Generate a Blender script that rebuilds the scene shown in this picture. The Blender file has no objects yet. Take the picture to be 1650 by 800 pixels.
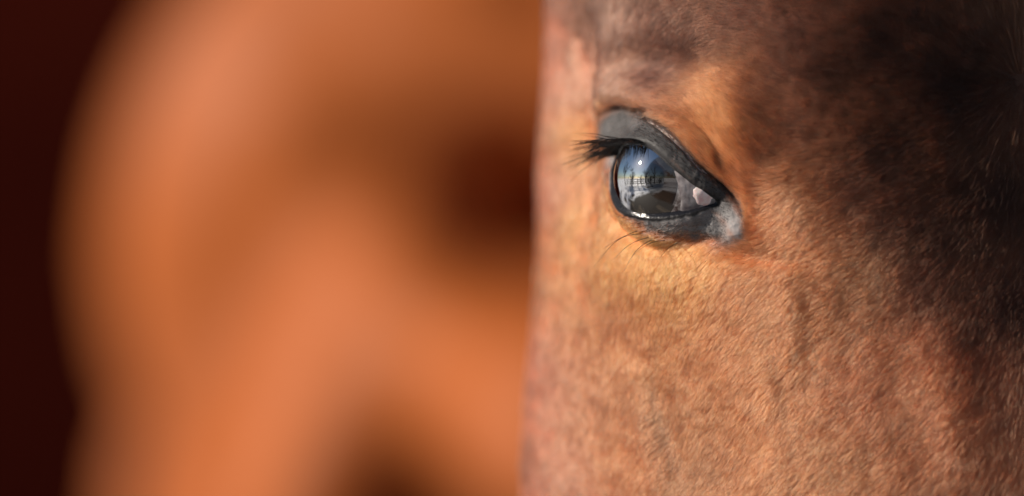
import bpy, bmesh, math
import numpy as np
from mathutils import Vector

# ------------------------------------------------------------------ camera, sky, sun, exposure
SC = bpy.context.scene
COL = SC.collection
H0 = 1.45                      # height of the eye line above the ground (m)
CAM_D = 2.0                    # camera to the plane of the eye (m)
PXMM = 5.0                     # picture pixels per millimetre at the plane of the eye

cam_d = bpy.data.cameras.new("camera")
cam = bpy.data.objects.new("camera", cam_d); COL.objects.link(cam)
cam.location = (0, -CAM_D, H0); cam.rotation_euler = (math.pi/2, 0, 0)
cam_d.sensor_width = 36.0
cam_d.lens = 36.0*CAM_D/0.330
cam_d.clip_start = 0.05; cam_d.clip_end = 3000
cam_d.dof.use_dof = True
cam_d.dof.focus_distance = CAM_D - 0.001
cam_d.dof.aperture_fstop = 2.6
SC.camera = cam

SUN_AZ, SUN_EL = 72.0, 27.0    # degrees to the left of the camera's view axis, on the camera's side; elevation
world = bpy.data.worlds.new("World"); SC.world = world; world.use_nodes = True
wn = world.node_tree.nodes; wl = world.node_tree.links; wn.clear()
wo = wn.new("ShaderNodeOutputWorld"); wb = wn.new("ShaderNodeBackground"); ws = wn.new("ShaderNodeTexSky")
ws.sky_type = 'NISHITA'; ws.sun_disc = False; ws.dust_density = .35; ws.ozone_density = 2.0
ws.sun_elevation = math.radians(SUN_EL)
sun_vec = Vector((-math.sin(math.radians(SUN_AZ))*math.cos(math.radians(SUN_EL)),
                  -math.cos(math.radians(SUN_AZ))*math.cos(math.radians(SUN_EL)),
                  math.sin(math.radians(SUN_EL))))
ws.sun_rotation = math.atan2(sun_vec.x, sun_vec.y)
wb.inputs['Strength'].default_value = 0.05
wl.new(ws.outputs[0], wb.inputs[0]); wl.new(wb.outputs[0], wo.inputs[0])
sl = bpy.data.lights.new("sun", 'SUN'); sl.energy = 5.0; sl.angle = math.radians(0.6); sl.color = (1.0, 0.90, 0.78)
so = bpy.data.objects.new("sun", sl); COL.objects.link(so)
so.rotation_euler = (-sun_vec).to_track_quat('-Z', 'Y').to_euler()
so.location = (-3, -2, 5)
SC.view_settings.view_transform = 'Standard'; SC.view_settings.look = 'None'
SC.view_settings.exposure = 0.13; SC.view_settings.gamma = 1.0; SC.view_settings.use_curve_mapping = False
SC.cycles.use_denoising = True; SC.cycles.denoiser = 'OPENIMAGEDENOISE'
SC.cycles.max_bounces = 10; SC.cycles.transparent_max_bounces = 12
SC.cycles.sample_clamp_indirect = 6.0

rng = np.random.default_rng(7)

# ------------------------------------------------------------------ helpers
def link(o, parent=None):
    COL.objects.link(o)
    if parent is not None: o.parent = parent
    return o
def tag(o, label=None, cat=None, group=None, kind=None):
    if label: o['label'] = label
    if cat: o['category'] = cat
    if group: o['group'] = group
    if kind: o['kind'] = kind
    return o
def empty(name, loc=(0, 0, 0)):
    o = bpy.data.objects.new(name, None); o.location = loc; o.empty_display_size = .05
    return link(o)
def sstep(a, b, x):
    t = np.clip((x-a)/(b-a), 0, 1); return t*t*(3-2*t)
def vnoise(x, y, seed=0):
    xi = np.floor(x).astype(np.int64); yi = np.floor(y).astype(np.int64)
    fx = x-xi; fy = y-yi; fx = fx*fx*(3-2*fx); fy = fy*fy*(3-2*fy)
    def h(a, b):
        n = (a*374761393 + b*668265263 + seed*1442695041) & 0xffffffff
        n = ((n ^ (n >> 13))*1274126177) & 0xffffffff
        n = n ^ (n >> 16)
        return (n & 0xffff)/65535.0
    return ((h(xi, yi)*(1-fx)+h(xi+1, yi)*fx)*(1-fy) + (h(xi, yi+1)*(1-fx)+h(xi+1, yi+1)*fx)*fy)*2-1
def fbm(x, y, seed=0, o=3):
    r = 0; a = 1.0
    for k in range(o): r = r + a*vnoise(x*2**k, y*2**k, seed+k*17); a *= .5
    return r
def catmull(pts, n=12, closed=False):
    P = np.array(pts, float); out = []
    m = len(P)
    for i in range(m if closed else m-1):
        p0 = P[(i-1) % m] if (closed or i > 0) else 2*P[0]-P[1]
        p1 = P[i]; p2 = P[(i+1) % m]
        p3 = P[(i+2) % m] if (closed or i+2 < m) else 2*P[-1]-P[-2]
        for t in np.linspace(0, 1, n, endpoint=False):
            out.append(.5*((2*p1)+(-p0+p2)*t+(2*p0-5*p1+4*p2-p3)*t*t+(-p0+3*p1-3*p2+p3)*t**3))
    if not closed: out.append(P[-1])
    return np.array(out)
def dist_poly(x, y, L, closed=False):
    """distance to polyline, signed side (left +), parameter along it 0..1"""
    A = L; B = np.roll(L, -1, 0)
    if not closed: A = L[:-1]; B = L[1:]
    best = np.full(x.shape, 1e18); side = np.zeros(x.shape); par = np.zeros(x.shape)
    n = len(A)
    for i in range(n):
        dx, dy = B[i]-A[i]; l2 = dx*dx+dy*dy+1e-12
        t = np.clip(((x-A[i, 0])*dx+(y-A[i, 1])*dy)/l2, 0, 1)
        ex = x-A[i, 0]-t*dx; ey = y-A[i, 1]-t*dy
        d = ex*ex+ey*ey; m = d < best
        best = np.where(m, d, best); side = np.where(m, np.sign(dx*ey-dy*ex), side); par = np.where(m, (i+t)/n, par)
    return np.sqrt(best), side, par
def in_poly(x, y, L):
    c = np.zeros(x.shape, bool); n = len(L)
    for i in range(n):
        x1, y1 = L[i]; x2, y2 = L[(i+1) % n]
        if y1 == y2: continue
        m = ((y1 > y) != (y2 > y)) & (x < (x2-x1)*(y-y1)/(y2-y1)+x1)
        c ^= m
    return c
def idw(x, y, pts, vals, power=3.0, soft=20.0):
    vals = np.array(vals, float)
    if vals.ndim == 1: vals = vals[:, None]
    num = np.zeros((x.size, vals.shape[1])); den = np.zeros(x.size)
    for (px, py), v in zip(pts, vals):
        w = 1.0/((x-px)**2+(y-py)**2+soft*soft)**(power/2)
        num += w[:, None]*v; den += w
    return num/den[:, None]
def mesh_np(name, V, F, mats, parent=None, smooth=True, normals=None, attrs=None):
    """V (n,3) in metres, F (m,4) or (m,3) ints"""
    me = bpy.data.meshes.new(name)
    V = np.ascontiguousarray(V, np.float32); F = np.ascontiguousarray(F, np.int32)
    k = F.shape[1]
    me.vertices.add(len(V)); me.vertices.foreach_set("co", V.ravel())
    me.loops.add(F.size); me.loops.foreach_set("vertex_index", F.ravel())
    me.polygons.add(len(F)); me.polygons.foreach_set("loop_start", np.arange(0, F.size, k, dtype=np.int32))
    me.update(calc_edges=True); me.validate()
    if smooth: me.polygons.foreach_set("use_smooth", np.ones(len(me.polygons), bool))
    for key, (typ, arr) in (attrs or {}).items():
        at = me.attributes.new(key, typ, 'POINT')
        at.data.foreach_set("color" if typ == 'FLOAT_COLOR' else "value", np.ascontiguousarray(arr, np.float32).ravel())
    if normals is not None: me.normals_split_custom_set_from_vertices(np.ascontiguousarray(normals, np.float32))
    for m in (mats if isinstance(mats, (list, tuple)) else [mats]): me.materials.append(m)
    return link(bpy.data.objects.new(name, me), parent)
def compact(V, F, *arrs):
    u, inv = np.unique(F, return_inverse=True)
    return (V[u], inv.reshape(F.shape)) + tuple(a[u] for a in arrs)
def tube_np(paths, radii, sides=5):
    """many tapered tubes -> V,F (quads)"""
    Vs = []; Fs = []; off = 0
    ang = np.arange(sides)/sides*2*math.pi
    for P, R in zip(paths, radii):
        P = np.asarray(P, float); n = len(P)
        T = np.gradient(P, axis=0); T /= np.linalg.norm(T, axis=1)[:, None]+1e-12
        up = np.array([0.31, .22, .92]); S = np.cross(T, up); S /= np.linalg.norm(S, axis=1)[:, None]+1e-12
        U = np.cross(S, T); R = np.broadcast_to(np.asarray(R, float), (n,))
        ring = P[:, None]+R[:, None, None]*(np.cos(ang)[None, :, None]*S[:, None]+np.sin(ang)[None, :, None]*U[:, None])
        Vs.append(ring.reshape(-1, 3))
        i, j = np.meshgrid(np.arange(n-1), np.arange(sides), indexing='ij')
        a = off+i*sides+j; b = off+i*sides+(j+1) % sides
        Fs.append(np.stack([a, b, b+sides, a+sides], -1).reshape(-1, 4)); off += n*sides
    return np.concatenate(Vs), np.concatenate(Fs)

# materials ---------------------------------------------------------
def new_mat(name):
    m = bpy.data.materials.new(name); m.use_nodes = True
    nt = m.node_tree; nt.nodes.clear(); out = nt.nodes.new("ShaderNodeOutputMaterial")
    return m, nt, out
def principled(name, color, rough=.6, spec=.5, noise=None, bump=None, sheen=0, sss=0, coat=0):
    m, nt, out = new_mat(name); p = nt.nodes.new("ShaderNodeBsdfPrincipled")
    p.inputs['Base Color'].default_value = (*color, 1); p.inputs['Roughness'].default_value = rough
    p.inputs['Specular IOR Level'].default_value = spec
    p.inputs['Sheen Weight'].default_value = sheen; p.inputs['Coat Weight'].default_value = coat
    p.inputs['Coat Roughness'].default_value = .06
    tc = nt.nodes.new("ShaderNodeTexCoord")
    if noise:
        sc_, amt, c2 = noise
        n = nt.nodes.new("ShaderNodeTexNoise"); n.inputs['Scale'].default_value = sc_; n.inputs['Detail'].default_value = 6
        r = nt.nodes.new("ShaderNodeMapRange"); r.inputs[1].default_value = .5-amt; r.inputs[2].default_value = .5+amt
        mx = nt.nodes.new("ShaderNodeMix"); mx.data_type = 'RGBA'
        mx.inputs[6].default_value = (*color, 1); mx.inputs[7].default_value = (*c2, 1)
        nt.links.new(tc.outputs['Object'], n.inputs['Vector']); nt.links.new(n.outputs[0], r.inputs[0])
        nt.links.new(r.outputs[0], mx.inputs[0]); nt.links.new(mx.outputs[2], p.inputs['Base Color'])
    if bump:
        n = nt.nodes.new("ShaderNodeTexNoise"); n.inputs['Scale'].default_value = bump[0]; n.inputs['Detail'].default_value = 5
        b = nt.nodes.new("ShaderNodeBump"); b.inputs['Strength'].default_value = bump[1]; b.inputs['Distance'].default_value = bump[2]
        nt.links.new(tc.outputs['Object'], n.inputs['Vector']); nt.links.new(n.outputs[0], b.inputs['Height'])
        nt.links.new(b.outputs[0], p.inputs['Normal'])
    if sss:
        p.inputs['Subsurface Weight'].default_value = sss; p.inputs['Subsurface Radius'].default_value = (1, .4, .25)
        p.inputs['Subsurface Scale'].default_value = .0012
    nt.links.new(p.outputs[0], out.inputs[0])
    return m
def skin_mat(name, wet=False):
    m, nt, out = new_mat(name); p = nt.nodes.new("ShaderNodeBsdfPrincipled")
    a = nt.nodes.new("ShaderNodeAttribute"); a.attribute_name = "pigment"
    w = nt.nodes.new("ShaderNodeAttribute"); w.attribute_name = "wet"
    tc = nt.nodes.new("ShaderNodeTexCoord")
    n = nt.nodes.new("ShaderNodeTexNoise"); n.inputs['Scale'].default_value = 900; n.inputs['Detail'].default_value = 4
    mr = nt.nodes.new("ShaderNodeMapRange"); mr.inputs[3].default_value = .65; mr.inputs[4].default_value = 1.35
    mu = nt.nodes.new("ShaderNodeVectorMath"); mu.operation = 'SCALE'
    b = nt.nodes.new("ShaderNodeBump"); b.inputs['Strength'].default_value = .35; b.inputs['Distance'].default_value = .0004
    rr = nt.nodes.new("ShaderNodeMapRange"); rr.inputs[3].default_value = .50; rr.inputs[4].default_value = .14
    L = nt.links.new
    L(tc.outputs['Object'], n.inputs['Vector']); L(n.outputs[0], mr.inputs[0]); L(a.outputs['Color'], mu.inputs[0]); L(mr.outputs[0], mu.inputs[3])
    L(mu.outputs[0], p.inputs['Base Color']); L(n.outputs[0], b.inputs['Height']); L(b.outputs[0], p.inputs['Normal'])
    L(w.outputs['Fac'], rr.inputs[0]); L(rr.outputs[0], p.inputs['Roughness'])
    sp = nt.nodes.new('ShaderNodeMapRange'); sp.inputs[3].default_value = .18; sp.inputs[4].default_value = .6
    L(w.outputs['Fac'], sp.inputs[0]); L(sp.outputs[0], p.inputs['Specular IOR Level'])
    L(p.outputs[0], out.inputs[0])
    return m
def hair_mat(name):
    m, nt, out = new_mat(name); h = nt.nodes.new("ShaderNodeBsdfHairPrincipled")
    h.model = 'CHIANG'; h.parametrization = 'COLOR'
    a = nt.nodes.new("ShaderNodeAttribute"); a.attribute_name = "tint"
    nt.links.new(a.outputs['Color'], h.inputs['Color'])
    h.inputs['Roughness'].default_value = .45; h.inputs['Radial Roughness'].default_value = .6; h.inputs['IOR'].default_value = 1.29
    h.inputs['Random Roughness'].default_value = .3
    nt.links.new(h.outputs[0], out.inputs[0])
    return m

# ------------------------------------------------------------------ setting
def quad_mesh(name, V, F, mat, parent=None):
    return mesh_np(name, np.array(V), np.array(F), mat, parent, smooth=False)

# ground: pale thin snow far off, earth round the horses darkened to deepen the eye's reflection
m, nt, out = new_mat("ground_snow_and_earth"); p = nt.nodes.new("ShaderNodeBsdfPrincipled")
tc = nt.nodes.new("ShaderNodeTexCoord"); ln = nt.nodes.new("ShaderNodeVectorMath"); ln.operation = 'LENGTH'
nz = nt.nodes.new("ShaderNodeTexNoise"); nz.inputs['Scale'].default_value = .9; nz.inputs['Detail'].default_value = 7
ad = nt.nodes.new("ShaderNodeMath"); ad.operation = 'MULTIPLY_ADD'; ad.inputs[1].default_value = 3.2
mr = nt.nodes.new("ShaderNodeMapRange"); mr.inputs[1].default_value = 4.0; mr.inputs[2].default_value = 4.6
mx = nt.nodes.new("ShaderNodeMix"); mx.data_type = 'RGBA'; mx.inputs[6].default_value = (.018, .012, .008, 1); mx.inputs[7].default_value = (.78, .79, .82, 1)
nt.links.new(tc.outputs['Object'], ln.inputs[0]); nt.links.new(tc.outputs['Object'], nz.inputs['Vector'])
nt.links.new(nz.outputs[0], ad.inputs[0]); nt.links.new(ln.outputs['Value'], ad.inputs[2]); nt.links.new(ad.outputs[0], mr.inputs[0])
n2 = nt.nodes.new("ShaderNodeTexNoise"); n2.inputs['Scale'].default_value = .8; n2.inputs['Detail'].default_value = 8
r2 = nt.nodes.new("ShaderNodeMapRange"); r2.inputs[1].default_value = .56; r2.inputs[2].default_value = .64
mx2 = nt.nodes.new("ShaderNodeMix"); mx2.data_type = 'RGBA'; mx2.inputs[7].default_value = (.10, .075, .05, 1)
nt.links.new(tc.outputs['Object'], n2.inputs['Vector']); nt.links.new(n2.outputs[0], r2.inputs[0]); nt.links.new(r2.outputs[0], mx2.inputs[0])
nt.links.new(mr.outputs[0], mx.inputs[0]); nt.links.new(mx.outputs[2], mx2.inputs[6]); nt.links.new(mx2.outputs[2], p.inputs['Base Color']); p.inputs['Roughness'].default_value = .85
nt.links.new(p.outputs[0], out.inputs[0])
g = 48; gx, gy = np.meshgrid(np.sinh(np.linspace(-7, 7, g))/np.sinh(7)*900, np.sinh(np.linspace(-7, 7, g))/np.sinh(7)*900, indexing='ij')
gz = .04*fbm(gx*.4, gy*.4, 3)*sstep(1, 4, np.hypot(gx, gy))
i, j = np.meshgrid(np.arange(g-1), np.arange(g-1), indexing='ij'); a = i*g+j
tag(mesh_np("ground", np.stack([gx, gy, gz], -1).reshape(-1, 3), np.stack([a, a+g, a+g+1, a+1], -1).reshape(-1, 4), m), kind='structure',
    label='pale snowy ground with earth around the horses darkened for the eye reflection')

# dark weathered barn wall far behind, out of focus
wall_m = principled("dark_red_brown_boards", (.034, .0046, .0026), .9, .0, noise=(2.2, .2, (.013, .0018, .0012)))
V = []; F = []
def box(V, F, x0, x1, y0, y1, z0, z1):
    o = len(V)
    V += [(x0, y0, z0), (x1, y0, z0), (x1, y1, z0), (x0, y1, z0), (x0, y0, z1), (x1, y0, z1), (x1, y1, z1), (x0, y1, z1)]
    F += [(o, o+3, o+2, o+1), (o+4, o+5, o+6, o+7), (o, o+1, o+5, o+4), (o+1, o+2, o+6, o+5), (o+2, o+3, o+7, o+6), (o+3, o, o+4, o+7)]
box(V, F, -5, 7, 5.2, 5.35, -.05, 4.2)
tag(quad_mesh("barn_wall", V, F, wall_m), kind='structure', label='dark red brown barn wall blurred far behind the horses')

# ------------------------------------------------------------------ the horse's head: frame of the surface
# picture pixel <-> millimetres.  World: x right, y away from the camera, z up (here in mm, the eye line at z=0)
D = CAM_D*1000
def to_px(P):
    k = D/(D+P[..., 1])
    return 825+P[..., 0]*k*PXMM, 400-P[..., 2]*k*PXMM
def from_px(px, py, depth):
    k = (D+depth)/D
    return np.array([(px-825)/PXMM*k, depth, (400-py)/PXMM*k])
AX = np.array([from_px(1498, 400, 94)[0], 94.0])          # vertical axis of the head
C = from_px(1103, 288, 18)                                # centre of the eyeball
ea = np.array([AX[0]-C[0], AX[1]-C[1]]); ea = -ea/np.linalg.norm(ea)
EA = np.array([ea[0], ea[1], 0.0])                        # optical axis of the eye
EU = np.array([0, 0, 1.0]); ET = np.array([-EA[1], EA[0], 0])  # up, and towards the nose
if ET[0] < 0: ET = -ET
AZ_EYE = math.degrees(math.atan2(EA[0], -EA[1]))

# cross section: radius at azimuth (deg, 0 = towards the camera, negative = left)
SEC = [(-155, 150), (-120, 143), (-92, 131), (-70, 125.5), (-46, 122), (-20, 117), (0, 111), (25, 105), (50, 111), (70, 117), (96, 122), (120, 126), (140, 130), (170, 143), (205, 150)]
SECL = [(-155, 150), (-120, 145), (-92, 137), (-70, 129), (-46, 122), (-20, 117.5), (0, 116), (16, 117), (25, 113), (34, 117), (50, 116), (70, 118), (96, 122), (140, 133), (170, 145), (205, 150)]
SECU = [(-155, 150), (-120, 143), (-92, 126), (-70, 119), (-46, 120), (-20, 119), (0, 109), (25, 102), (50, 109), (70, 118), (96, 121), (120, 123), (140, 127), (170, 143), (205, 150)]
def periodic_interp(az, tab):
    a = np.array([t[0] for t in tab[:-1]], float); r = np.array([t[1] for t in tab[:-1]], float)
    a3 = np.concatenate([a-360, a, a+360]); r3 = np.concatenate([r, r, r])
    # monotone-ish smooth interpolation: cubic Hermite with finite-difference slopes
    m = np.gradient(r3, a3)
    i = np.clip(np.searchsorted(a3, az)-1, 0, len(a3)-2)
    h = a3[i+1]-a3[i]; t = (az-a3[i])/h
    return ((2*t**3-3*t**2+1)*r3[i]+(t**3-2*t**2+t)*h*m[i]+(-2*t**3+3*t**2)*r3[i+1]+(t**3-t**2)*h*m[i+1])

def spaced(lo, hi, c, half, fine, coarse):
    out = [lo]
    while out[-1] < hi:
        d = abs(out[-1]-c); s = fine+(coarse-fine)*min(1, max(0, (d-half)/max(half*.6, 1e-6)))
        out.append(out[-1]+s)
    return np.array(out)
az_dense = spaced(-112, 62, AZ_EYE, 17, .115, .30)
az_co = np.linspace(az_dense[-1], az_dense[0]+360, 46)[1:-1]
AZ = np.concatenate([az_dense, az_co]); NA = len(AZ); NDENSE = len(az_dense)
t_dense = spaced(-104, 104, 22, 32, .24, .62)
t_lo = np.concatenate([np.linspace(-440, -110, 44)]); t_hi = np.concatenate([np.linspace(110, 1150, 90)])
T = np.concatenate([t_lo, t_dense, t_hi]); NT = len(T); R0, R1 = len(t_lo), len(t_lo)+len(t_dense)
AZg, Tg = np.meshgrid(AZ, T, indexing='xy')               # (NT, NA)
mid = periodic_interp(AZg, SEC); low = periodic_interp(AZg, SECL); upp = periodic_interp(AZg, SECU)
wl_ = sstep(10, -75, Tg); wu_ = sstep(25, 78, Tg)
R = mid*(1-wl_)*(1-wu_)+low*wl_*(1-wu_)+upp*wu_
sc_t = np.interp(Tg, [-440, -432, -415, -390, -340, -250, -150, -105, 105, 150, 220, 330, 450, 700, 1150], [.02, .2, .37, .46, .50, .60, .82, 1, 1, .97, .86, .84, .92, 1.15, 1.45])
R = R*sc_t
azr = np.radians(AZg)
# the axis: straight through the face, bending back over the poll into the neck
ta = np.maximum(Tg-106, 0); BR = 210.0; phi = np.minimum(ta/BR, math.radians(118)); rest = np.maximum(ta-BR*math.radians(118), 0)
cx = AX[0]+.45*np.maximum(ta-120, 0)
cy = AX[1]+BR*(1-np.cos(phi))+rest*np.sin(phi)
cz = np.minimum(Tg, 106)+BR*np.sin(phi)+rest*np.cos(phi)
rx = R*np.sin(azr); rf = R*np.cos(azr)                    # to the right, and towards the face side
P = np.stack([cx+rx, cy-rf*np.cos(phi), cz+rf*np.sin(phi)], -1)
RAD = np.stack([np.sin(azr), -np.cos(azr)*np.cos(phi), np.cos(azr)*np.sin(phi)], -1)

# large forms, given where they lie on the face (picture pixels) and in millimetres
px, py = to_px(P)
vis = sstep(-104, -92, AZg)*sstep(75, 60, AZg)*sstep(118, 104, np.abs(Tg))
def bump(cx_, cy_, sx, sy, rot, amp):
    c, s = math.cos(math.radians(rot)), math.sin(math.radians(rot))
    u = ((px-cx_)*c+(py-cy_)*s)/sx; v = (-(px-cx_)*s+(py-cy_)*c)/sy
    return amp*np.exp(-.5*(u*u+v*v))
dz = np.zeros_like(px)
for b in [(1070, 160, 60, 28, 10, 5.0),      # rim of bone over the eye
          (1196, 200, 75, 30, 58, 6.2),      # its inner end, lit ridge
          (1225, 275, 55, 28, 80, -2.6),     # hollow beyond it
          (1060, 105, 55, 24, 8, -4.0),      # hollow above the eye
          (985, 80, 40, 60, 0, 2.5),
          (938, 80, 14, 60, 6, -5.0),        # drop behind the rim
          (925, 240, 22, 120, 0, -6.0),      # hollow of the temple beside the eye
          (1010, 430, 60, 45, -20, 1.5), (1075, 425, 90, 85, 6, 2.2), (1160, 378, 34, 26, 0, 1.5),
          (1160, 400, 60, 14, 15, -1.6),
          (1400, 150, 160, 130, 0, 3.0),
          (1120, 720, 60, 140, -18, -2.6), (1030, 640, 40, 160, -8, 1.6),
          (1540, 660, 40, 120, -10, 3.0), (1400, 560, 120, 80, 20, -1.5)]:
    dz += bump(*b)
dz += .40*fbm(px/80, py/80, 5)+.10*fbm(px/28, py/28, 9)
P = P+RAD*(dz*vis)[..., None]

# union with the ball of the eye and its lids
def eye_r(ang):
    """radius of globe with the bulging cornea, by angle from the optical axis"""
    off, rc = 7.0, 17.9
    s = np.sin(ang); c = np.cos(ang)
    cor = off*c+np.sqrt(np.maximum(rc*rc-(off*s)**2, 0))
    g_ = 22.6
    k = 1.0; h = np.clip(.5+.5*(cor-g_)/k, 0, 1)
    return g_*(1-h)+cor*h+k*h*(1-h)*.25
Q = P-C; dist = np.linalg.norm(Q, axis=-1); dirv = Q/dist[..., None]
ca = np.clip(dirv@EA, -1, 1); ang = np.arccos(ca)
near = (ang < math.radians(100)) & (dist < 75) & (AZg < 40)
re = eye_r(np.minimum(ang, 1.5))
def smax(a, b, k):
    h = np.clip(.5+.5*(a-b)/k, 0, 1); return b*(1-h)+a*h+k*h*(1-h)
lidR = re+2.4
surf = np.where(near, smax(lidR, dist, 5.0), dist)
fade = sstep(75, 50, dist)*sstep(math.radians(100), math.radians(86), ang)
surf = dist+(surf-dist)*fade
P1 = C+dirv*surf[..., None]

# angular coordinates on the eye: p towards the nose, q up (degrees)
tan_p = dirv@ET; tan_q = dirv@EU; tl = np.hypot(tan_p, tan_q)+1e-9
pdeg = np.degrees(ang)*tan_p/tl; qdeg = np.degrees(ang)*tan_q/tl
MARGIN_U = [(-54, 20), (-44, 25), (-30, 27.5), (-14, 27.5), (2, 26.5), (18, 22), (33, 11), (47, -2), (60, -15)]
MARGIN_L = [(68, -24), (58, -27), (42, -30), (24, -31), (6, -29.5), (-12, -25.5), (-26, -18.5), (-37, -8), (-45, 4), (-51, 13)]
APER = catmull(MARGIN_U+MARGIN_L, 8, closed=True)
sd = np.full(px.shape, 60.0)
nm = near & (ang < math.radians(95))
d_, s_, _ = dist_poly(pdeg[nm], qdeg[nm], APER, True)
ins = in_poly(pdeg[nm], qdeg[nm], APER)
sd[nm] = np.where(ins, -d_, d_)*math.radians(1)*23.0      # mm

# fine forms: creases, folds, veins
px, py = to_px(P1)
def grid_normals(P):
    du = np.roll(P, -1, 1)-np.roll(P, 1, 1)
    dv = np.gradient(P, axis=0)
    n = np.cross(du, dv); n /= np.linalg.norm(n, axis=-1)[..., None]+1e-12
    return n
N1 = grid_normals(P1)
if (N1[R0+20, NDENSE//2]@RAD[R0+20, NDENSE//2]) < 0: N1 = -N1; FLIP = -1
else: FLIP = 1
face = sstep(.03, .25, -N1[..., 1])*vis                   # turned towards the lens side
det = np.zeros_like(px)
selm = (vis > 0) & (-N1[..., 1] > 0.02)
sx_, sy_ = px[selm], py[selm]; dsel = np.zeros(sx_.shape)
def groove(pts, wid, amp, ends=True, over=None):
    global dsel
    L = catmull(pts, 8); d, s, t = dist_poly(sx_, sy_, L)
    e = np.clip(np.minimum(t, 1-t)*3.2, 0, 1) if ends else 1
    dsel = dsel+amp*np.exp(-.5*(d/wid)**2)*e
    if over: dsel = dsel+over[1]*np.exp(-.5*((d-over[0]*1.4)/over[0])**2)*(s < 0)*e   # bulge on one side
CREASE = [(958, 192), (974, 182), (1002, 176), (1036, 185), (1072, 208), (1100, 236), (1126, 264), (1158, 292), (1186, 322), (1202, 352)]
groove(CREASE, 4.2, -3.0, over=(16, 1.2))
groove([(1000, 205), (1040, 208), (1070, 224), (1098, 252), (1124, 280)], 3.0, -.45)
groove([(1010, 193), (1044, 200), (1076, 220), (1104, 250)], 2.5, -.3)
LOWFOLD = [(985, 324), (1010, 351), (1042, 373), (1078, 384), (1120, 384), (1150, 388), (1165, 404)]
groove(LOWFOLD, 5.0, -1.3)
groove([(1010, 338), (1040, 358), (1080, 368), (1120, 366), (1150, 362)], 3.0, -.3)
groove([(1150, 400), (1200, 412), (1260, 420), (1330, 430)], 9.0, -.9)
groove([(1172, 440), (1206, 530), (1238, 610), (1246, 680), (1240, 790)], 14.0, .62)
groove([(1210, 500), (1232, 560), (1262, 630), (1266, 720)], 15.0, -.25)
groove([(1255, 400), (1272, 480), (1280, 580), (1286, 700)], 15.0, .55)
groove([(1300, 420), (1308, 520), (1312, 640)], 18.0, -.22)
groove([(1046, 560), (1062, 650), (1090, 740), (1120, 830)], 16.0, -1.5)
groove([(1020, 560), (1032, 640), (1056, 740), (1080, 830)], 14.0, .5)
groove([(940, 30), (930, 60), (942, 90), (950, 120)], 5.0, -1.5)
groove([(1176, 356), (1184, 372), (1186, 390)], 9.0, 1.6)          # pale swelling below the inner corner
groove([(1150, 352), (1162, 372), (1164, 392)], 5.0, -.9)
det[selm] = dsel
det += (.12*fbm(px/9, py/9, 21)+.10*fbm(px/4, py/14, 23))*sstep(14, 3, np.abs(sd))*vis
P2 = P1+N1*(det*face)[..., None]

# the opening between the lids
Q = P2-C; dist2 = np.linalg.norm(Q, axis=-1); dir2 = Q/dist2[..., None]
lip = np.where(sd > 0, re+.05+(dist2-re-.05)*(1-np.exp(-np.maximum(sd, 0)/.85)), re+.05+np.maximum(sd, -2)*1.1)
wlip = (sd < 6)
P3 = np.where(wlip[..., None], C+dir2*lip[..., None], P2)
N3 = grid_normals(P3)*FLIP
px, py = to_px(P3)

# pigment, with some shade and light put into the coat colour -----------------------------------------------------------
TAN = (.38, .122, .052); PALE = (.48, .170, .098); ORANGE = (.48, .170, .055); OCH_LIT = (.52, .21, .092); BROWN = (.25, .095, .045); SEAL_SHADE = (.017, .0058, .0040)  # seal brown deepened by forehead shade; ochre lightened for the lit brow ridge
DBR_SHADE = (.105, .040, .022); GREYB = (.24, .125, .085); RED = (.37, .105, .048); UMB_SHADE = (.042, .016, .011); HOLLOW_SHADE = (.045, .022, .022)  # umber and dark brown carry forehead shade too; plum is shade of the hollow
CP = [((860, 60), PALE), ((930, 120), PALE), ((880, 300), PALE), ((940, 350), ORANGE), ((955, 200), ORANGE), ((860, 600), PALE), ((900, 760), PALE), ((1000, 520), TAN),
      ((1080, 412), (.60, .22, .07)), ((1040, 405), (.56, .20, .066)), ((1130, 430), ORANGE), ((1000, 400), ORANGE), ((980, 20), GREYB), ((1060, 110), HOLLOW_SHADE), ((1085, 125), HOLLOW_SHADE), ((1020, 90), GREYB), ((990, 150), GREYB), ((1120, 95), UMB_SHADE),  # orange under the eye raised to make up for the lid's shade
      ((1140, 140), OCH_LIT), ((1190, 225), OCH_LIT), ((1165, 185), OCH_LIT), ((1110, 165), BROWN), ((1220, 190), UMB_SHADE), ((1235, 250), UMB_SHADE), ((1170, 60), UMB_SHADE), ((1125, 55), UMB_SHADE), ((1085, 65), (.075, .03, .021)), ((1230, 150), DBR_SHADE), ((1300, 60), (.042, .016, .011)), ((1300, 200), (.060, .023, .015)), ((1280, 120), (.055, .021, .014)), ((1500, 440), (.075, .026, .016)), ((1580, 520), (.10, .033, .019)), ((1350, 120), SEAL_SHADE),
      ((1450, 60), SEAL_SHADE), ((1450, 250), SEAL_SHADE), ((1560, 130), SEAL_SHADE), ((1620, 300), SEAL_SHADE), ((1640, 480), (.040, .014, .009)), ((1540, 380), (.036, .013, .008)), ((1400, 300), (.065, .024, .015)), ((1450, 350), (.060, .022, .014)), ((1270, 300), BROWN),
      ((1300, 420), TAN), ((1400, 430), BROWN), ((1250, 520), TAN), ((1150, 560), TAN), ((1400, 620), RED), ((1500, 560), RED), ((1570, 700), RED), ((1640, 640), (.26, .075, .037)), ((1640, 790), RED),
      ((1250, 700), TAN), ((1120, 760), BROWN), ((1070, 680), BROWN), ((1020, 720), TAN), ((1350, 760), TAN), ((1180, 470), TAN), ((1240, 380), TAN), ((1060, 30), UMB_SHADE), ((1010, 40), (.15, .065, .045)), ((1220, 30), (.06, .022, .015))]
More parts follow.
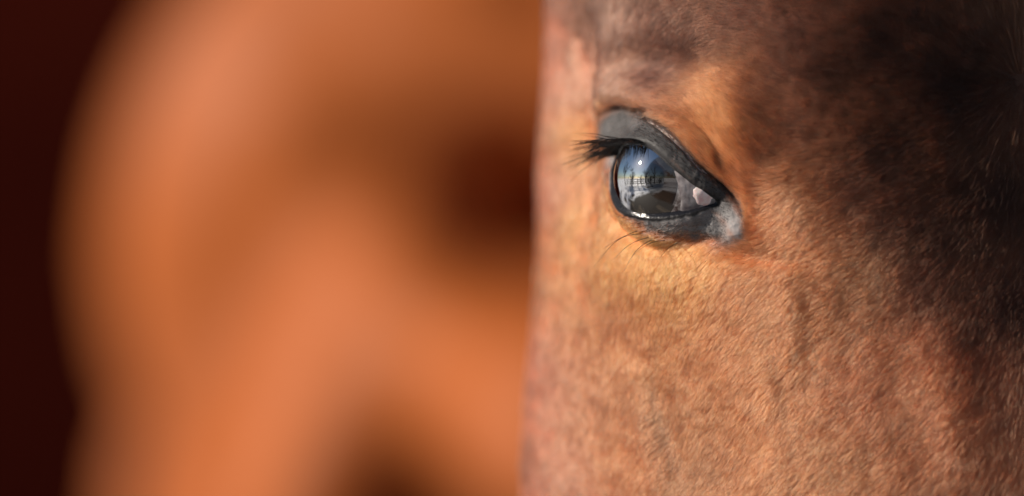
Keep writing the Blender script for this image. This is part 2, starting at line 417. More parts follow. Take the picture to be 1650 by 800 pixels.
def coat_colour(x, y):
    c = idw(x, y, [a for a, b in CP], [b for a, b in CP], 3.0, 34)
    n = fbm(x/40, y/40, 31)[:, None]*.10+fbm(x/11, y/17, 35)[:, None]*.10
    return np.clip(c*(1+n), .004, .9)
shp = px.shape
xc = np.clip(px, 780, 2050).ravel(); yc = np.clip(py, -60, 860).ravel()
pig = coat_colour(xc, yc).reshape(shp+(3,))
GREY = np.array([.135, .128, .128]); BLACK = np.array([.012, .011, .012]); PALEG = np.array([.42, .385, .38])
# bare slate grey skin of the lids
Lc = catmull(CREASE, 8)
upper_poly = np.array([(962, 226)]+CREASE[1:]+[(1206, 388), (1182, 396), (1160, 360), (1130, 330), (1100, 285), (1080, 262), (1050, 250), (1010, 246), (985, 238)])
lower_poly = np.array([(985, 240), (1010, 260), (1040, 300), (1100, 325), (1142, 330), (1172, 352), (1192, 392)]+[(1165, 398), (1150, 386), (1120, 384), (1078, 382), (1045, 372), (1018, 352), (999, 325), (988, 290), (982, 250)])
reg = nm & (sd < 26) & (-N1[..., 1] > -.25)
inu = np.zeros(shp, bool); inl = np.zeros(shp, bool); du_ = np.full(shp, 99.); dl_ = np.full(shp, 99.)
xr, yr = px[reg], py[reg]
a_ = in_poly(xr, yr, upper_poly); b_ = in_poly(xr, yr, lower_poly)
inu[reg] = a_; inl[reg] = b_
du_[reg] = np.where(a_, -1, 1)*dist_poly(xr, yr, upper_poly, True)[0]
dl_[reg] = np.where(b_, -1, 1)*dist_poly(xr, yr, lower_poly, True)[0]
wob = 5*fbm(px/14, py/14, 47)
softm = 8+8*sstep(1120, 1170, px)
lidw = np.maximum(sstep(softm, -softm, du_+wob), sstep(softm, -softm, dl_+wob))
lidw = np.maximum(lidw, sstep(2.4, 1.2, sd))
# round the outer corner, turned from the lens, the bare skin goes on as a narrow rim
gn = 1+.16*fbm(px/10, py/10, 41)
grey = GREY*(gn*np.where(qdeg > np.interp(pdeg, [-54, 68], [20, -24]), .45+.45*sstep(2, 10, sd), 1.8-.6*sstep(1090, 1150, px)))[..., None]  # lower lid lightened, the light it lacks put into its colour
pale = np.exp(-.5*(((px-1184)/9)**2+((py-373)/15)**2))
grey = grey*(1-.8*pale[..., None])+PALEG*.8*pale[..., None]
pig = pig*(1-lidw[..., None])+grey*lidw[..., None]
rim = sstep(1.5, .7, (sd-.7*sstep(-8, -18, qdeg))+.25*fbm(px/6, py/6, 44))*np.where((qdeg > -22) & (pdeg > 12), .45, 1.0)
pig = pig*(1-rim[..., None])+BLACK*rim[..., None]
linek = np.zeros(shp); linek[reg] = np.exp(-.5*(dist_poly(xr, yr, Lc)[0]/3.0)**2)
pig = pig*(1-.75*linek[..., None])+BLACK*.75*linek[..., None]   # shade of the crease put into the colour as a dark line
wet = sstep(1.2, .5, sd)

# ------------------------------------------------------------------ build the horse
OFF = np.array([0, 0, H0*1000.0])
def W(P): return (P+OFF)/1000.0
horse = empty("horse", (AX[0]/1000+.35, 1.3, 0))
tag(horse, 'brown bay horse in sharp close-up at right, its eye looking towards the camera', 'horse')
bpy.context.view_layer.update()
def part(o):
    o.matrix_parent_inverse = horse.matrix_world.inverted() if o.parent == horse else o.matrix_parent_inverse
    return o

ii, jj = np.meshgrid(np.arange(NT-1), np.arange(NA), indexing='ij')
jn = (jj+1) % NA
Fq = np.stack([ii*NA+jj, ii*NA+jn, (ii+1)*NA+jn, (ii+1)*NA+jj], -1).reshape(-1, 4)
if FLIP < 0: Fq = Fq[:, ::-1]
sdf = sd.ravel(); keep = sdf[Fq].max(1) > -1.6
Fq = Fq[keep]
fi = Fq[:, 0]
upm = (inu.ravel()[Fq].mean(1) > .5); lom = (inl.ravel()[Fq].mean(1) > .5) & ~upm
mrg = (sdf[Fq].mean(1) < 1.8) & ~upm & ~lom
qf = qdeg.ravel()[fi]; pf = pdeg.ravel()[fi]
line_q = np.interp(pf, [-54, 68], [20, -24])
upm |= mrg & (qf > line_q); lom |= mrg & (qf <= line_q)
skin = skin_mat("horse_skin")
Vall = W(P3).reshape(-1, 3); Nall = N3.reshape(-1, 3)
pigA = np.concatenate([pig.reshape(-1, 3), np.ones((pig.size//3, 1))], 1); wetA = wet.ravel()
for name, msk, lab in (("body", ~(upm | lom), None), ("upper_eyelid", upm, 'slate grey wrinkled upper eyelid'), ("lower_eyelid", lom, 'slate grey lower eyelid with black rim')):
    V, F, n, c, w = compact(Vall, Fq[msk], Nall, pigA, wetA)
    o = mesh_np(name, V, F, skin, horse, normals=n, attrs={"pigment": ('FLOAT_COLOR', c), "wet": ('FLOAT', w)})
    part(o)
    if lab: o['label'] = lab

# ------------------------------------------------------------------ the eye
def eye_pt(p, q, r):
    """angular coordinates (degrees) and radius -> mm"""
    p = np.asarray(p, float); q = np.asarray(q, float); th = np.radians(np.hypot(p, q)); az = np.arctan2(q, p)
    d = (np.sin(th)*np.cos(az))[..., None]*ET+(np.sin(th)*np.sin(az))[..., None]*EU+np.cos(th)[..., None]*EA
    return C+d*np.asarray(r)[..., None]
def revolve(prof, n=96):
    """profile of (radius from optical axis, height along it)"""
    a = np.arange(n)/n*2*math.pi; V = []
    for r, h in prof: V.append(C+EA*h+r*(np.cos(a)[:, None]*ET+np.sin(a)[:, None]*EU))
    V = np.concatenate(V); m_ = len(prof)
    i, j = np.meshgrid(np.arange(m_-1), np.arange(n), indexing='ij')
    F = np.stack([i*n+j, (i+1)*n+j, (i+1)*n+(j+1) % n, i*n+(j+1) % n], -1).reshape(-1, 4)
    return V, F
LIMB = 41.5
# globe
m, nt, out = new_mat("eye_white_veined"); p = nt.nodes.new("ShaderNodeBsdfPrincipled"); tc = nt.nodes.new("ShaderNodeTexCoord")
n = nt.nodes.new("ShaderNodeTexNoise"); n.inputs['Scale'].default_value = 420; n.inputs['Detail'].default_value = 6; n.inputs['Distortion'].default_value = 1.2
cr = nt.nodes.new("ShaderNodeValToRGB"); cr.color_ramp.elements[0].position = .35; cr.color_ramp.elements[0].color = (.09, .06, .055, 1)
cr.color_ramp.elements[1].position = .65; cr.color_ramp.elements[1].color = (.42, .38, .37, 1)
nt.links.new(tc.outputs['Object'], n.inputs['Vector']); nt.links.new(n.outputs[0], cr.inputs[0]); nt.links.new(cr.outputs[0], p.inputs['Base Color'])
p.inputs['Roughness'].default_value = .25; p.inputs['Coat Weight'].default_value = 1; p.inputs['Coat Roughness'].default_value = .03
nt.links.new(p.outputs[0], out.inputs[0]); white_m = m
prof = [(22.6*math.sin(a), 22.6*math.cos(a)) for a in np.radians(np.linspace(LIMB, 176, 60))]
V, F = revolve(prof)
eyeball = part(mesh_np("eyeball", W(V), F[:, ::-1], white_m, horse)); eyeball['label'] = 'glossy dark brown eye reflecting blue sky and pale ground'
def sub(o): o.matrix_parent_inverse = eyeball.matrix_world.inverted(); return o
bpy.context.view_layer.update()
# iris: fibres running to the pupil, dark brown
m, nt, out = new_mat("iris_brown"); p = nt.nodes.new("ShaderNodeBsdfPrincipled"); a = nt.nodes.new("ShaderNodeAttribute"); a.attribute_name = "pigment"
nt.links.new(a.outputs['Color'], p.inputs['Base Color']); p.inputs['Roughness'].default_value = .8; p.inputs['Specular IOR Level'].default_value = .05; nt.links.new(p.outputs[0], out.inputs[0]); iris_m = m
nr, na = 40, 220
th = np.arange(na)/na*2*math.pi; rr = np.linspace(.28, 1, nr)
rg, tg = np.meshgrid(rr, th, indexing='ij')
r_out = 22.6*math.sin(math.radians(LIMB))-.05; h0 = 22.6*math.cos(math.radians(LIMB))-.6
fib = .5*vnoise(tg/(2*math.pi)*90, rg*4, 51)+.5*vnoise(tg/(2*math.pi)*40, rg*7, 52)
hh = h0+1.2*(1-rg)+.12*fib
V = C+EA*hh[..., None]+r_out*rg[..., None]*(np.cos(tg)[..., None]*ET+np.sin(tg)[..., None]*EU)
ic = np.array([.013, .0065, .0035])*(1+.5*fib[..., None]); ic = ic*(1-.75*sstep(.85, 1, rg)[..., None])+np.array([.006, .006, .010])*.75*sstep(.85, 1, rg)[..., None]
i, j = np.meshgrid(np.arange(nr-1), np.arange(na), indexing='ij')
F = np.stack([i*na+j, (i+1)*na+j, (i+1)*na+(j+1) % na, i*na+(j+1) % na], -1).reshape(-1, 4)
sub(mesh_np("iris", W(V).reshape(-1, 3), F, iris_m, eyeball, attrs={"pigment": ('FLOAT_COLOR', np.concatenate([np.clip(ic, .001, 1).reshape(-1, 3), np.ones((nr*na, 1))], 1))}))
# pupil: a wide, low oval
pm = principled("pupil_black", (.003, .003, .004), .9, 0)
n_ = 64; th = np.arange(n_)/n_*2*math.pi; V = []; 
for s in (.02, .5, 1.0):
    pr, qr = 8.6*s*np.cos(th), 5.0*s*np.sin(th)*(1+.12*np.cos(th))
    V.append(C+EA*(h0+1.2*(1-np.minimum(np.hypot(pr, qr)/r_out, 1))+.22)[:, None]+pr[:, None]*ET+qr[:, None]*EU)
V = np.concatenate(V); i, j = np.meshgrid(np.arange(2), np.arange(n_), indexing='ij')
sub(mesh_np("pupil", W(V), np.stack([i*n_+j, (i+1)*n_+j, (i+1)*n_+(j+1) % n_, i*n_+(j+1) % n_], -1).reshape(-1, 4), pm, eyeball))
# cornea: clear wet dome
m, nt, out = new_mat("clear_wet_cornea"); fr = nt.nodes.new("ShaderNodeFresnel"); fr.inputs['IOR'].default_value = 2.3
tr = nt.nodes.new("ShaderNodeBsdfTransparent"); gl = nt.nodes.new("ShaderNodeBsdfGlossy"); gl.inputs['Roughness'].default_value = .008
mxs = nt.nodes.new("ShaderNodeMixShader"); nt.links.new(fr.outputs[0], mxs.inputs[0]); nt.links.new(tr.outputs[0], mxs.inputs[1]); nt.links.new(gl.outputs[0], mxs.inputs[2])
nt.links.new(mxs.outputs[0], out.inputs[0]); cornea_m = m
aa = np.radians(np.linspace(.3, LIMB+2, 50)); rr_ = eye_r(aa)+.04
V, F = revolve([(r*math.sin(a), r*math.cos(a)) for r, a in zip(rr_, aa)], 128)
sub(mesh_np("cornea", W(V), F[:, ::-1], cornea_m, eyeball))
# third eyelid: a thin fold lying over the inner side of the globe
def patch(bound_l, bound_r, q0, q1, r_fn, nu=40, nv=50, thick=.5):
    qv = np.linspace(q0, q1, nv); u = np.linspace(0, 1, nu); Q_, U_ = np.meshgrid(qv, u, indexing='ij')
    pl = np.interp(Q_, *bound_l); pr_ = np.interp(Q_, *bound_r); Pp = pl+(pr_-pl)*U_
    edge = 1-np.exp(-U_*14); r = r_fn(Pp, Q_)+thick*edge
    V = eye_pt(Pp, Q_, r).reshape(-1, 3); i, j = np.meshgrid(np.arange(nv-1), np.arange(nu-1), indexing='ij'); a = i*nu+j
    return V, np.stack([a, a+1, a+nu+1, a+nu], -1).reshape(-1, 4)
third_m = principled("third_eyelid_membrane", (.30, .275, .28), .3, .5, noise=(420, .2, (.09, .07, .075)), bump=(600, .5, .0004), coat=.8)
V, F = patch(([-34, -20, -5, 6, 16], [38, 42, 41, 38, 30]), ([-34, -20, -5, 6, 16], [70, 70, 66, 60, 50]), -34, 16, lambda p_, q_: 22.7+.02*np.maximum(p_-40, 0)+.1*vnoise(p_/2, q_/9, 61))
part(mesh_np("third_eyelid", W(V), F, third_m, horse))['label'] = 'pale grey third eyelid at the inner corner'
# caruncle: pink flesh in the inner corner
pink = principled("pink_wet_flesh", (.80, .50, .47), .28, .5, noise=(500, .2, (.92, .80, .77)), bump=(500, .5, .0004), sss=.3, coat=.7)
bm = bmesh.new(); bmesh.ops.create_icosphere(bm, subdivisions=4, radius=1.0)
cc = eye_pt(62.5, -18, 22.0); ax1 = eye_pt(67., -24., 22.0)-cc; ax1 /= np.linalg.norm(ax1); nn = (cc-C)/np.linalg.norm(cc-C); ax2 = np.cross(nn, ax1)
V = np.array([v.co[:] for v in bm.verts]); F = np.array([[v.index for v in f.verts] for f in bm.faces]); bm.free()
lump = 1+.05*fbm(V[:, 0]*2.2+3, V[:, 1]*2.2+V[:, 2], 71)
V = cc+lump[:, None]*(V[:, :1]*5.0*ax1+V[:, 1:2]*4.3*ax2+V[:, 2:]*2.1*nn)
part(mesh_np("tear_caruncle", W(V), F, pink, horse))['label'] = 'pink flesh in the inner corner of the eye'

# ------------------------------------------------------------------ lashes and whiskers
lash_m = principled("black_lash", (.012, .009, .008), .38, .5)
paths, rads = [], []
U = catmull([(-53, 21)]+MARGIN_U[1:6], 10)
for k in range(165):
    t = rng.random()**1.15; i0 = t*(len(U)-1)*.92; i1 = int(i0)
    p_, q_ = U[i1]+(U[min(i1+1, len(U)-1)]-U[i1])*(i0-i1)
    q_ = q_+rng.uniform(.8, 3.2)
    root = eye_pt(p_, q_, eye_r(np.radians(np.hypot(p_, q_)))+rng.uniform(.5, 1.6))
    rad = (root-C)/np.linalg.norm(root-C)
    clump = math.sin(t*36)*.10
    dirn = rad*1.0+EU*(-.58+clump+rng.normal(0, .13))-ET*(.20+rng.normal(0, .16))
    dirn /= np.linalg.norm(dirn)
    L = (17.5 if t < .55 else 10.5)*rng.uniform(.45, 1.15)*(1-.25*t)
    sag = rng.uniform(-.10, .12)
    s = np.linspace(0, 1, 8)
    pts = root+dirn*(s*L)[:, None]+EU*(L*sag*s*s+.07*L*np.sin(s*math.pi))[:, None]+ET*(rng.normal(0, .05)*L*s*s)[:, None]
    paths.append(W(pts)); rads.append(np.interp(s, [0, .6, 1], [.155, .11, .015])/1000)
V, F = tube_np(paths, rads)
o = part(mesh_np("eyelashes", V, F, lash_m, horse)); tag(o, 'black upper eyelashes sweeping out to the left', kind='stuff')
wh_m = principled("dark_whisker", (.03, .018, .013), .4, .5)
def surf_at(x, y):
    m_ = (vis > .5) & (-N3[..., 1] > .05) & (np.abs(px-x) < 8) & (np.abs(py-y) < 8)
    idx = np.argwhere(m_); d = (px[m_]-x)**2+(py[m_]-y)**2
    k = tuple(idx[np.argmin(d)]); return P3[k], N3[k]
for (x0, y0, x1, y1, bow) in [(1028, 372, 957, 432, 10), (1046, 383, 985, 424, 8), (1034, 377, 972, 402, 6), (1092, 392, 1062, 418, 4), (1072, 388, 1020, 412, 6), (1052, 386, 1004, 440, 9)]:
    r0, n0 = surf_at(x0, y0)
    tip = from_px(x1, y1, r0[1]-7.0)
    s = np.linspace(0, 1, 12)
    pts = r0+(tip-r0)*s[:, None]+(np.array([0, -1, 0])*3.0*np.sin(s*math.pi)[:, None])+np.array([-.3, 0, 1])*(bow/5*np.sin(s*math.pi))[:, None]
    V, F = tube_np([W(pts)], [np.interp(s, [0, 1], [.13, .03])/1000])
    part(mesh_np("whisker", V, F, wh_m, horse))

# ------------------------------------------------------------------ the coat: short hairs
flat = lambda a: a.reshape(-1, *a.shape[2:]) if a.ndim > 2 else a.ravel()
Pf = flat(P3); Nf = flat(N3); pxf = px.ravel(); pyf = py.ravel(); sdF = sd.ravel(); lidF = lidw.ravel(); pigF = pig.reshape(-1, 3)
azf = AZg.ravel()
inzone = (azf > -112) & (azf < 62) & (np.abs(Tg.ravel()) < 103)
Fc = Fq[inzone[Fq].all(1)]
cpx = pxf[Fc].mean(1); cpy = pyf[Fc].mean(1)
ok = (cpx > 780) & (cpx < 2050) & (cpy > -55) & (cpy < 855) & (sdF[Fc].min(1) > 1.6) & (linek.ravel()[Fc].max(1) < .7) & (pale.ravel()[Fc].max(1) < .35)
Fc = Fc[ok]
e1 = Pf[Fc[:, 2]]-Pf[Fc[:, 0]]; e2 = Pf[Fc[:, 3]]-Pf[Fc[:, 1]]
area = .5*np.linalg.norm(np.cross(e1, e2), axis=1)
cpx = cpx[ok]
wgt = area*(1-.78*lidF[Fc].mean(1))*np.where(cpx > 1710, .55, 1.0)*np.where(azf[Fc[:, 0]] < -98, .55, 1.0)
NH = 590000
pick = rng.choice(len(Fc), NH, p=wgt/wgt.sum())
u = rng.random((NH, 1)); v = rng.random((NH, 1)); fc = Fc[pick]
def bil(A): return A[fc[:, 0]]*(1-u)*(1-v)+A[fc[:, 1]]*u*(1-v)+A[fc[:, 2]]*u*v+A[fc[:, 3]]*(1-u)*v
root = bil(Pf); nor = bil(Nf); nor /= np.linalg.norm(nor, axis=1)[:, None]
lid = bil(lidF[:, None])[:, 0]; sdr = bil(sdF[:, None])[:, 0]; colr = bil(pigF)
hx, hy = to_px(root)
WH = (1646, 128)
DIR = [((950, 20), 232), ((1000, 40), 228), ((1060, 50), 220), ((1120, 60), 204), ((1040, 110), 200), ((1230, 40), 172), ((1300, 60), 160), ((1400, 40), 158), ((1500, 40), 148), ((1570, 50), 122), ((1615, 40), 104), ((1655, 30), 88),
       ((1540, 130), 180), ((1450, 150), 178), ((1350, 160), 172), ((1250, 140), 160), ((1130, 140), 148), ((1170, 180), 136), ((1080, 150), 155), ((1010, 150), 175), ((1200, 240), 126),
       ((1600, 200), 230), ((1640, 220), 262), ((1500, 260), 205), ((1400, 280), 205), ((1300, 260), 190), ((1270, 340), 225), ((1450, 420), 222), ((1600, 420), 232), ((1550, 620), 225), ((1400, 600), 226),
       ((1250, 480), 232), ((1250, 700), 232), ((1150, 480), 236), ((1100, 600), 236), ((1080, 720), 228), ((1000, 600), 242), ((930, 480), 246), ((880, 700), 244), ((880, 300), 262), ((900, 120), 250), ((1060, 420), 250), ((1140, 410), 235),
       ((1020, 205), 165), ((1080, 235), 140), ((1140, 290), 135), ((1060, 365), 200), ((1130, 365), 190), ((1185, 360), 120), ((975, 300), 250), ((1720, 50), 45), ((1800, 130), 0), ((1760, 300), 310), ((1850, 600), 300), ((1700, 600), 262)]
vec = [(math.cos(math.radians(a)), math.sin(math.radians(a))) for _, a in DIR]
dd = idw(hx, hy, [a for a, b in DIR], vec, 3.0, 25)
wr = np.exp(-.5*(np.hypot(hx-WH[0], hy-WH[1])/45)**2)[:, None]
rad_ = np.stack([hx-WH[0], -(hy-WH[1])], 1); rad_ /= np.linalg.norm(rad_, axis=1)[:, None]+1e-6
dd = dd/np.linalg.norm(dd, axis=1)[:, None]*(1-wr)+rad_*wr
angd = np.arctan2(dd[:, 1], dd[:, 0])
angd += np.radians(6)*fbm(hx/60, hy/60, 81)+np.radians(5)*vnoise(hx/12, hy/12, 83)+rng.normal(0, math.radians(6), NH)
Dv = np.stack([np.cos(angd), np.zeros(NH), np.sin(angd)], 1)
# follow the skin
Tt = Dv-(Dv*nor).sum(1)[:, None]*nor; Tt /= np.linalg.norm(Tt, axis=1)[:, None]+1e-9
Lh = idw(hx, hy, [(900, 400), (1100, 500), (1250, 700), (1300, 100), (1600, 100), (1500, 500), (1060, 100), (1080, 410)], [5.2, 5.8, 6.2, 7.2, 9.5, 6.8, 5.4, 3.8], 3, 60)[:, 0]
Lh = Lh*rng.uniform(.6, 1.15, NH)*(1-.62*lid)*np.clip(.3+sdr/9, .3, 1)
lift = (.13+.06*vnoise(hx/20, hy/20, 91)+rng.normal(0, .03, NH))
lift = np.clip(lift, .05, .5)*(1-.3*lid)
s = np.array([0, .34, .68, 1.0])
pts = root[:, None]-nor[:, None]*.25+Tt[:, None]*(Lh[:, None]*s)[..., None]+nor[:, None]*(Lh[:, None]*lift[:, None]*(s*1.25-.55*s*s))[..., None]
# tips gather into little locks
cell = 9.0
jx = hx+6*vnoise(hx/9, hy/9, 95); jy = hy+6*vnoise(hx/9, hy/9, 97)
key = np.floor(jx/cell).astype(np.int64)*100003+np.floor((jy+.5*cell*(np.floor(jx/cell) % 2))/cell).astype(np.int64)
uq, inv, cnt = np.unique(key, return_inverse=True, return_counts=True); inv = inv.ravel()
for k_, wgt_ in ((1, .06), (2, .18), (3, .34)):
    cen = np.zeros((len(uq), 3))
    for ax in range(3): cen[:, ax] = np.bincount(inv, pts[:, k_, ax])/cnt
    dl = cen[inv]-pts[:, k_]; dl -= (dl*nor).sum(1)[:, None]*nor*.7
    far = np.linalg.norm(dl, axis=1)[:, None]; dl *= np.minimum(1, 3.0/(far+1e-6))
    pts[:, k_] += dl*wgt_*(1-lid[:, None])
# keep every hair on top of the skin it runs over
GS = 2.0; gw, gh = 690, 480; DM = np.full((gh, gw), 1e9)
fm = (pxf > 760) & (pxf < 2130) & (pyf > -70) & (pyf < 880) & (azf > -112) & (azf < 62) & (Nf[:, 1] < .1)
gxi = np.clip(((pxf[fm]-760)/GS).astype(int), 0, gw-1); gyi = np.clip(((pyf[fm]+70)/GS).astype(int), 0, gh-1)
np.minimum.at(DM, (gyi, gxi), Pf[fm, 1])
for _ in range(6):
    hole = DM > 1e8
    if not hole.any(): break
    best = DM.copy()
    for dy_, dx_ in ((0, 1), (0, -1), (1, 0), (-1, 0)): best = np.minimum(best, np.roll(DM, (dy_, dx_), (0, 1)))
    DM[hole] = best[hole]
fcg = sstep(-.25, -.5, nor[:, 1])
for k_ in (1, 2, 3):
    qx, qy = to_px(pts[:, k_])
    gi = np.clip((qy+70)/GS-.5, 0, gh-1.01); gj = np.clip((qx-760)/GS-.5, 0, gw-1.01)
    a0 = gi.astype(int); b0 = gj.astype(int); fa = gi-a0; fb = gj-b0
    dm = DM[a0, b0]*(1-fa)*(1-fb)+DM[a0+1, b0]*fa*(1-fb)+DM[a0, b0+1]*(1-fa)*fb+DM[a0+1, b0+1]*fa*fb
    hgt = (dm-pts[:, k_, 1])*(-nor[:, 1]); need = (.10+.16*k_+.25*lift*Lh*s[k_])
    push = np.where(np.abs(dm) < 500, np.clip(need-hgt, 0, 2.5), 0)*fcg
    pts[:, k_] += nor*push[:, None]
lockv = rng.random(len(uq))[inv]
val = (1+.55*(lockv-.5)+rng.normal(0, .13, NH)); lightn = rng.random(NH) < .05
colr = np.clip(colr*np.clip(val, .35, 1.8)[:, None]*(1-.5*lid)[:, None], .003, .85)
colr[lightn] = np.clip(colr[lightn]*1.4, 0, .85)
hc = bpy.data.hair_curves.new("coat")
hc.add_curves([4]*NH)
hc.attributes['position'].data.foreach_set('vector', W(pts).astype(np.float32).ravel())
rad = hc.attributes.get('radius') or hc.attributes.new('radius', 'FLOAT', 'POINT')
rr = (np.array([.080, .080, .060, .012])[None]*np.where(lid > .5, .7, 1.0)[:, None]*rng.uniform(.8, 1.2, NH)[:, None]/1000).astype(np.float32)
rad.data.foreach_set('value', rr.ravel())
at = hc.attributes.new('tint', 'FLOAT_COLOR', 'CURVE')
at.data.foreach_set('color', np.concatenate([colr, np.ones((NH, 1))], 1).astype(np.float32).ravel())
hc.materials.append(hair_mat("coat_hair"))
coat = part(link(bpy.data.objects.new("coat", hc), horse)); tag(coat, 'short brown hair lying over the face', kind='stuff')

# ------------------------------------------------------------------ the second horse, far out of focus
BD = 1200.0
def bp(x, y, d=BD): return W(from_px(x, y, d+520))
bay_m = principled("chestnut_coat", (.42, .104, .019), .5, .14, noise=(6, .16, (.40, .112, .034)), bump=(220, .3, .001))
bm = bmesh.new()
def ell(c, r, rot=(0, 0, 0)):
    from mathutils import Matrix, Euler
    M = Matrix.Translation(Vector(c)) @ Euler([math.radians(a) for a in rot]).to_matrix().to_4x4() @ Matrix.Diagonal((*[q*1.158 for q in r], 1))
    bmesh.ops.create_uvsphere(bm, u_segments=48, v_segments=32, radius=1, matrix=M)
ell(bp(942, 405, 1315), (.258, .105, .240))                          # shoulder and breast
ell(bp(1030, 890, 1540), (.300, .065, .27))
ell(bp(1090, -120, 1390), (.20, .14, .20))                         # base of the neck
def ridge(x0, y0, d0, r0, x1, y1, d1, r1, n=9):                    # a long muscle
    for t in np.linspace(0, 1, n):
        r_ = r0+(r1-r0)*t; ell(bp(x0+(x1-x0)*t, y0+(y1-y0)*t, d0+(d1-d0)*t), (r_, r_*1.25, r_))
ridge(650, 440, 1215, .034, 490, 900, 1225, .058)                  # breast muscles running down to either foreleg
ridge(660, 465, 1215, .034, 960, 730, 1120, .066)
ell(bp(635, 625, 1208), (.062, .055, .060))
ell(bp(1300, 450, 2000), (.30, .75, .34))                          # barrel
ell(bp(1150, -520, 1560), (.13, .22, .32), (-20, 0, 0))            # neck
for x_ in (620, 1500):
    ell(bp(x_, 1750, 1420), (.085, .095, .36)); ell(bp(x_, 3000, 1420), (.05, .055, .42)); ell(bp(x_, 4150, 1410), (.06, .07, .06))
me = bpy.data.meshes.new("body"); bm.to_mesh(me); bm.free()
tmp = link(bpy.data.objects.new("body_tmp", me))
md = tmp.modifiers.new("r", 'REMESH'); md.mode = 'VOXEL'; md.voxel_size = .011
ms = tmp.modifiers.new("s", 'SMOOTH'); ms.iterations = 14; ms.factor = .6
dg = bpy.context.evaluated_depsgraph_get()
me2 = bpy.data.meshes.new_from_object(tmp.evaluated_get(dg)); me2.name = "body"
bpy.data.objects.remove(tmp)
# muscles and hollows of the breast
co = np.empty(len(me2.vertices)*3); me2.vertices.foreach_get("co", co); co = co.reshape(-1, 3)
no = np.empty(len(me2.vertices)*3); me2.vertices.foreach_get("normal", no); no = no.reshape(-1, 3)
qx, qy = to_px(co*1000-OFF)
def gb(cx_, cy_, sx, sy, rot, amp):
    c, s_ = math.cos(math.radians(rot)), math.sin(math.radians(rot))
    u_ = ((qx-cx_)*c+(qy-cy_)*s_)/sx; v_ = (-(qx-cx_)*s_+(qy-cy_)*c)/sy
    return amp*np.exp(-.5*(u_*u_+v_*v_))
dsp = 0
for b in [(825, 350, 85, 80, 30, -150), (625, 830, 50, 40, 0, -20), (390, 470, 70, 110, 20, -10), (600, 270, 55, 60, 0, -16), (450, 160, 60, 50, 0, 6),
          (885, -15, 40, 30, 0, -34), (520, 40, 60, 40, 0, -8), (700, 120, 60, 40, 0, -8)]:
    dsp = dsp+gb(*b)
dsp = dsp*sstep(.1, -.3, no[:, 1])*(co[:, 1] < 2.25)
co = co+np.array([-.25, -.97, 0])*(dsp/1000)[:, None]
me2.vertices.foreach_set("co", co.ravel()); me2.update()
me2.materials.clear(); me2.materials.append(bay_m); me2.polygons.foreach_set("use_smooth", np.ones(len(me2.polygons), bool))
h2 = empty("blurred_horse", (0.03, 2.1, 0)); bpy.context.view_layer.update()
tag(h2, 'blurred orange chestnut horse standing behind at left, only its chest and shoulder seen', 'horse')
o = link(bpy.data.objects.new("body", me2), h2); o.matrix_parent_inverse = h2.matrix_world.inverted()

# ------------------------------------------------------------------ what the eye mirrors: a paddock fence and bare trees beside the photographer
wood_m = principled("weathered_fence_wood", (.10, .075, .055), .8, .3, noise=(6, .3, (.05, .038, .03)), bump=(40, .4, .004))
fence = empty("paddock_fence", (-4.8, -4.0, 0)); bpy.context.view_layer.update()
tag(fence, 'dark wooden paddock fence mirrored in the eye of the sharp horse', 'fence')
A_ = np.array([-8.4, 1.6]); B_ = np.array([-1.2, -9.6]); nseg = 6
def fbar(name, pts_, w, h):
    V = []; F = []
    P_ = np.array(pts_, float); d = P_[1]-P_[0]; d /= np.linalg.norm(d); up = np.array([0, 0, 1.]) if abs(d[2]) < .9 else np.array([1., 0, 0])
    sd_ = np.cross(d, up); sd_ /= np.linalg.norm(sd_); up = np.cross(sd_, d)
    for q in P_:
        for a_, b_ in ((-1, -1), (1, -1), (1, 1), (-1, 1)): V.append(q+sd_*w*a_/2+up*h*b_/2)
    F = [(0, 1, 2, 3), (7, 6, 5, 4)]+[(k, k+4, (k+1) % 4+4, (k+1) % 4) for k in range(4)]
    o = mesh_np(name, np.array(V), np.array(F), wood_m, fence, smooth=False); o.matrix_parent_inverse = fence.matrix_world.inverted(); return o
for k in range(nseg+1):
    q = A_+(B_-A_)*k/nseg
    fbar("post", [(q[0], q[1], -.1), (q[0], q[1], 1.42)], .13, .13)
    if k < nseg:
        q2 = A_+(B_-A_)*(k+1)/nseg
        for z in (.45, .85, 1.25): fbar("rail", [(q[0], q[1], z+.02*math.sin(k*3+z*9)), (q2[0], q2[1], z+.02*math.sin(k*5+z*7))], .04, .13)
bark_m = principled("bare_tree_bark", (.06, .048, .04), .85, .2, noise=(8, .3, (.03, .024, .02)))
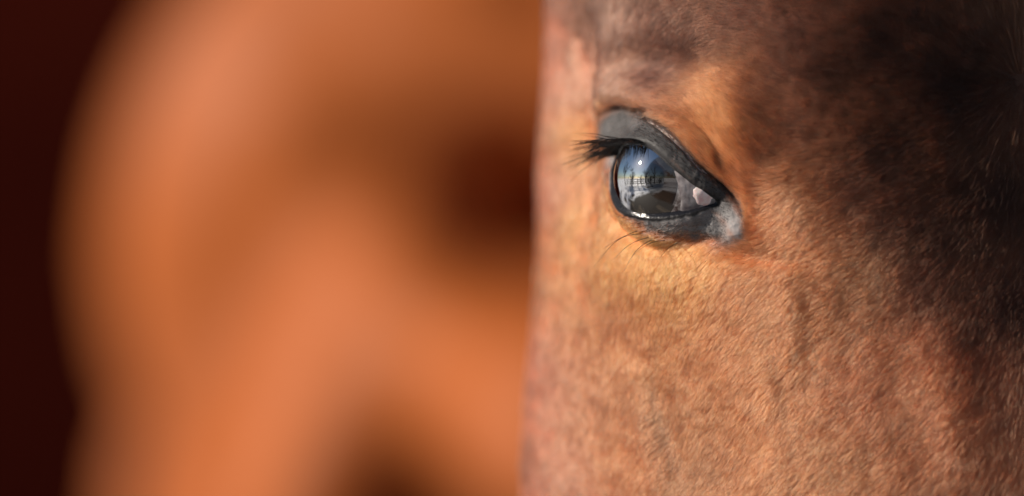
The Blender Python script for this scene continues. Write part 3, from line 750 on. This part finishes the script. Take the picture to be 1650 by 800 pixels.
def bare_tree(loc, hgt, seed, label, name='bare_tree', cat='tree', grp='bare trees mirrored in the eye', nb=9):
    r = np.random.default_rng(seed); t = empty(name, (loc[0], loc[1], 0)); bpy.context.view_layer.update()
    tag(t, label, cat, grp)
    trunk = [np.array([loc[0]+.1*math.sin(z*1.3+seed), loc[1]+.1*math.cos(z+seed), z]) for z in np.linspace(-.1, hgt*.75, 8)]
    V, F = tube_np([trunk], [np.linspace(hgt*.045, hgt*.018, 8)], 8)
    o = mesh_np("trunk", V, F, bark_m, t); o.matrix_parent_inverse = t.matrix_world.inverted()
    ps, rs = [], []
    def grow(p0, d, L, rad, lev):
        n_ = 5; pts_ = [p0]; 
        for k in range(n_):
            d = d+r.normal(0, .16, 3)+np.array([0, 0, .05]); d = d/np.linalg.norm(d); pts_.append(pts_[-1]+d*L/n_)
        ps.append(pts_); rs.append(np.linspace(rad, rad*.45, n_+1))
        if lev < 3:
            for k in range(4):
                b = pts_[r.integers(2, n_+1)]; dd_ = d+r.normal(0, .55, 3); grow(b, dd_/np.linalg.norm(dd_), L*r.uniform(.45, .7), rad*.5, lev+1)
    for k in range(nb):
        b = trunk[r.integers(3 if nb < 12 else 1, 8)]; a_ = r.uniform(0, 6.28); d = np.array([math.cos(a_), math.sin(a_), r.uniform(.4, 1.2)]); grow(b, d/np.linalg.norm(d), hgt*r.uniform(.22, .38), hgt*.016, 0)
    V, F = tube_np(ps, rs, 4); o = mesh_np("crown", V, F, bark_m, t); o.matrix_parent_inverse = t.matrix_world.inverted()
for loc, hgt, seed, lab in [((-5.5, -9.0), 4.6, 3, 'bare tree mirrored small in the dark eye'), ((-9.5, -8.0), 4.4, 5, 'bare tree mirrored small in the dark eye'),
                            ((-10.5, -1.0), 4.4, 8, 'bare tree mirrored small in the dark eye'), ((-2.2, -10.5), 4.8, 11, 'bare tree mirrored small in the dark eye'),
                            ((-7.2, -5.6), 3.4, 14, 'bare tree mirrored small in the dark eye'), ((-9.0, 2.6), 4.6, 17, 'bare tree mirrored small in the dark eye'), ((.8, -8.5), 4.4, 21, 'bare tree mirrored small in the dark eye')]:
    bare_tree(loc, hgt, seed, lab)
for loc, hgt, seed, lab in [((-2.4, -6.4), 1.9, 31, 'twiggy shrub mirrored small in the dark eye'), ((-4.3, -5.0), 2.3, 33, 'twiggy shrub mirrored small in the dark eye'),
                            ((-5.6, -3.0), 1.8, 35, 'twiggy shrub mirrored small in the dark eye'), ((-6.0, -.6), 2.1, 38, 'twiggy shrub mirrored small in the dark eye')]:
    bare_tree(loc, hgt, seed, lab, 'bare_shrub', 'shrub', 'twiggy shrubs mirrored in the eye', 16)
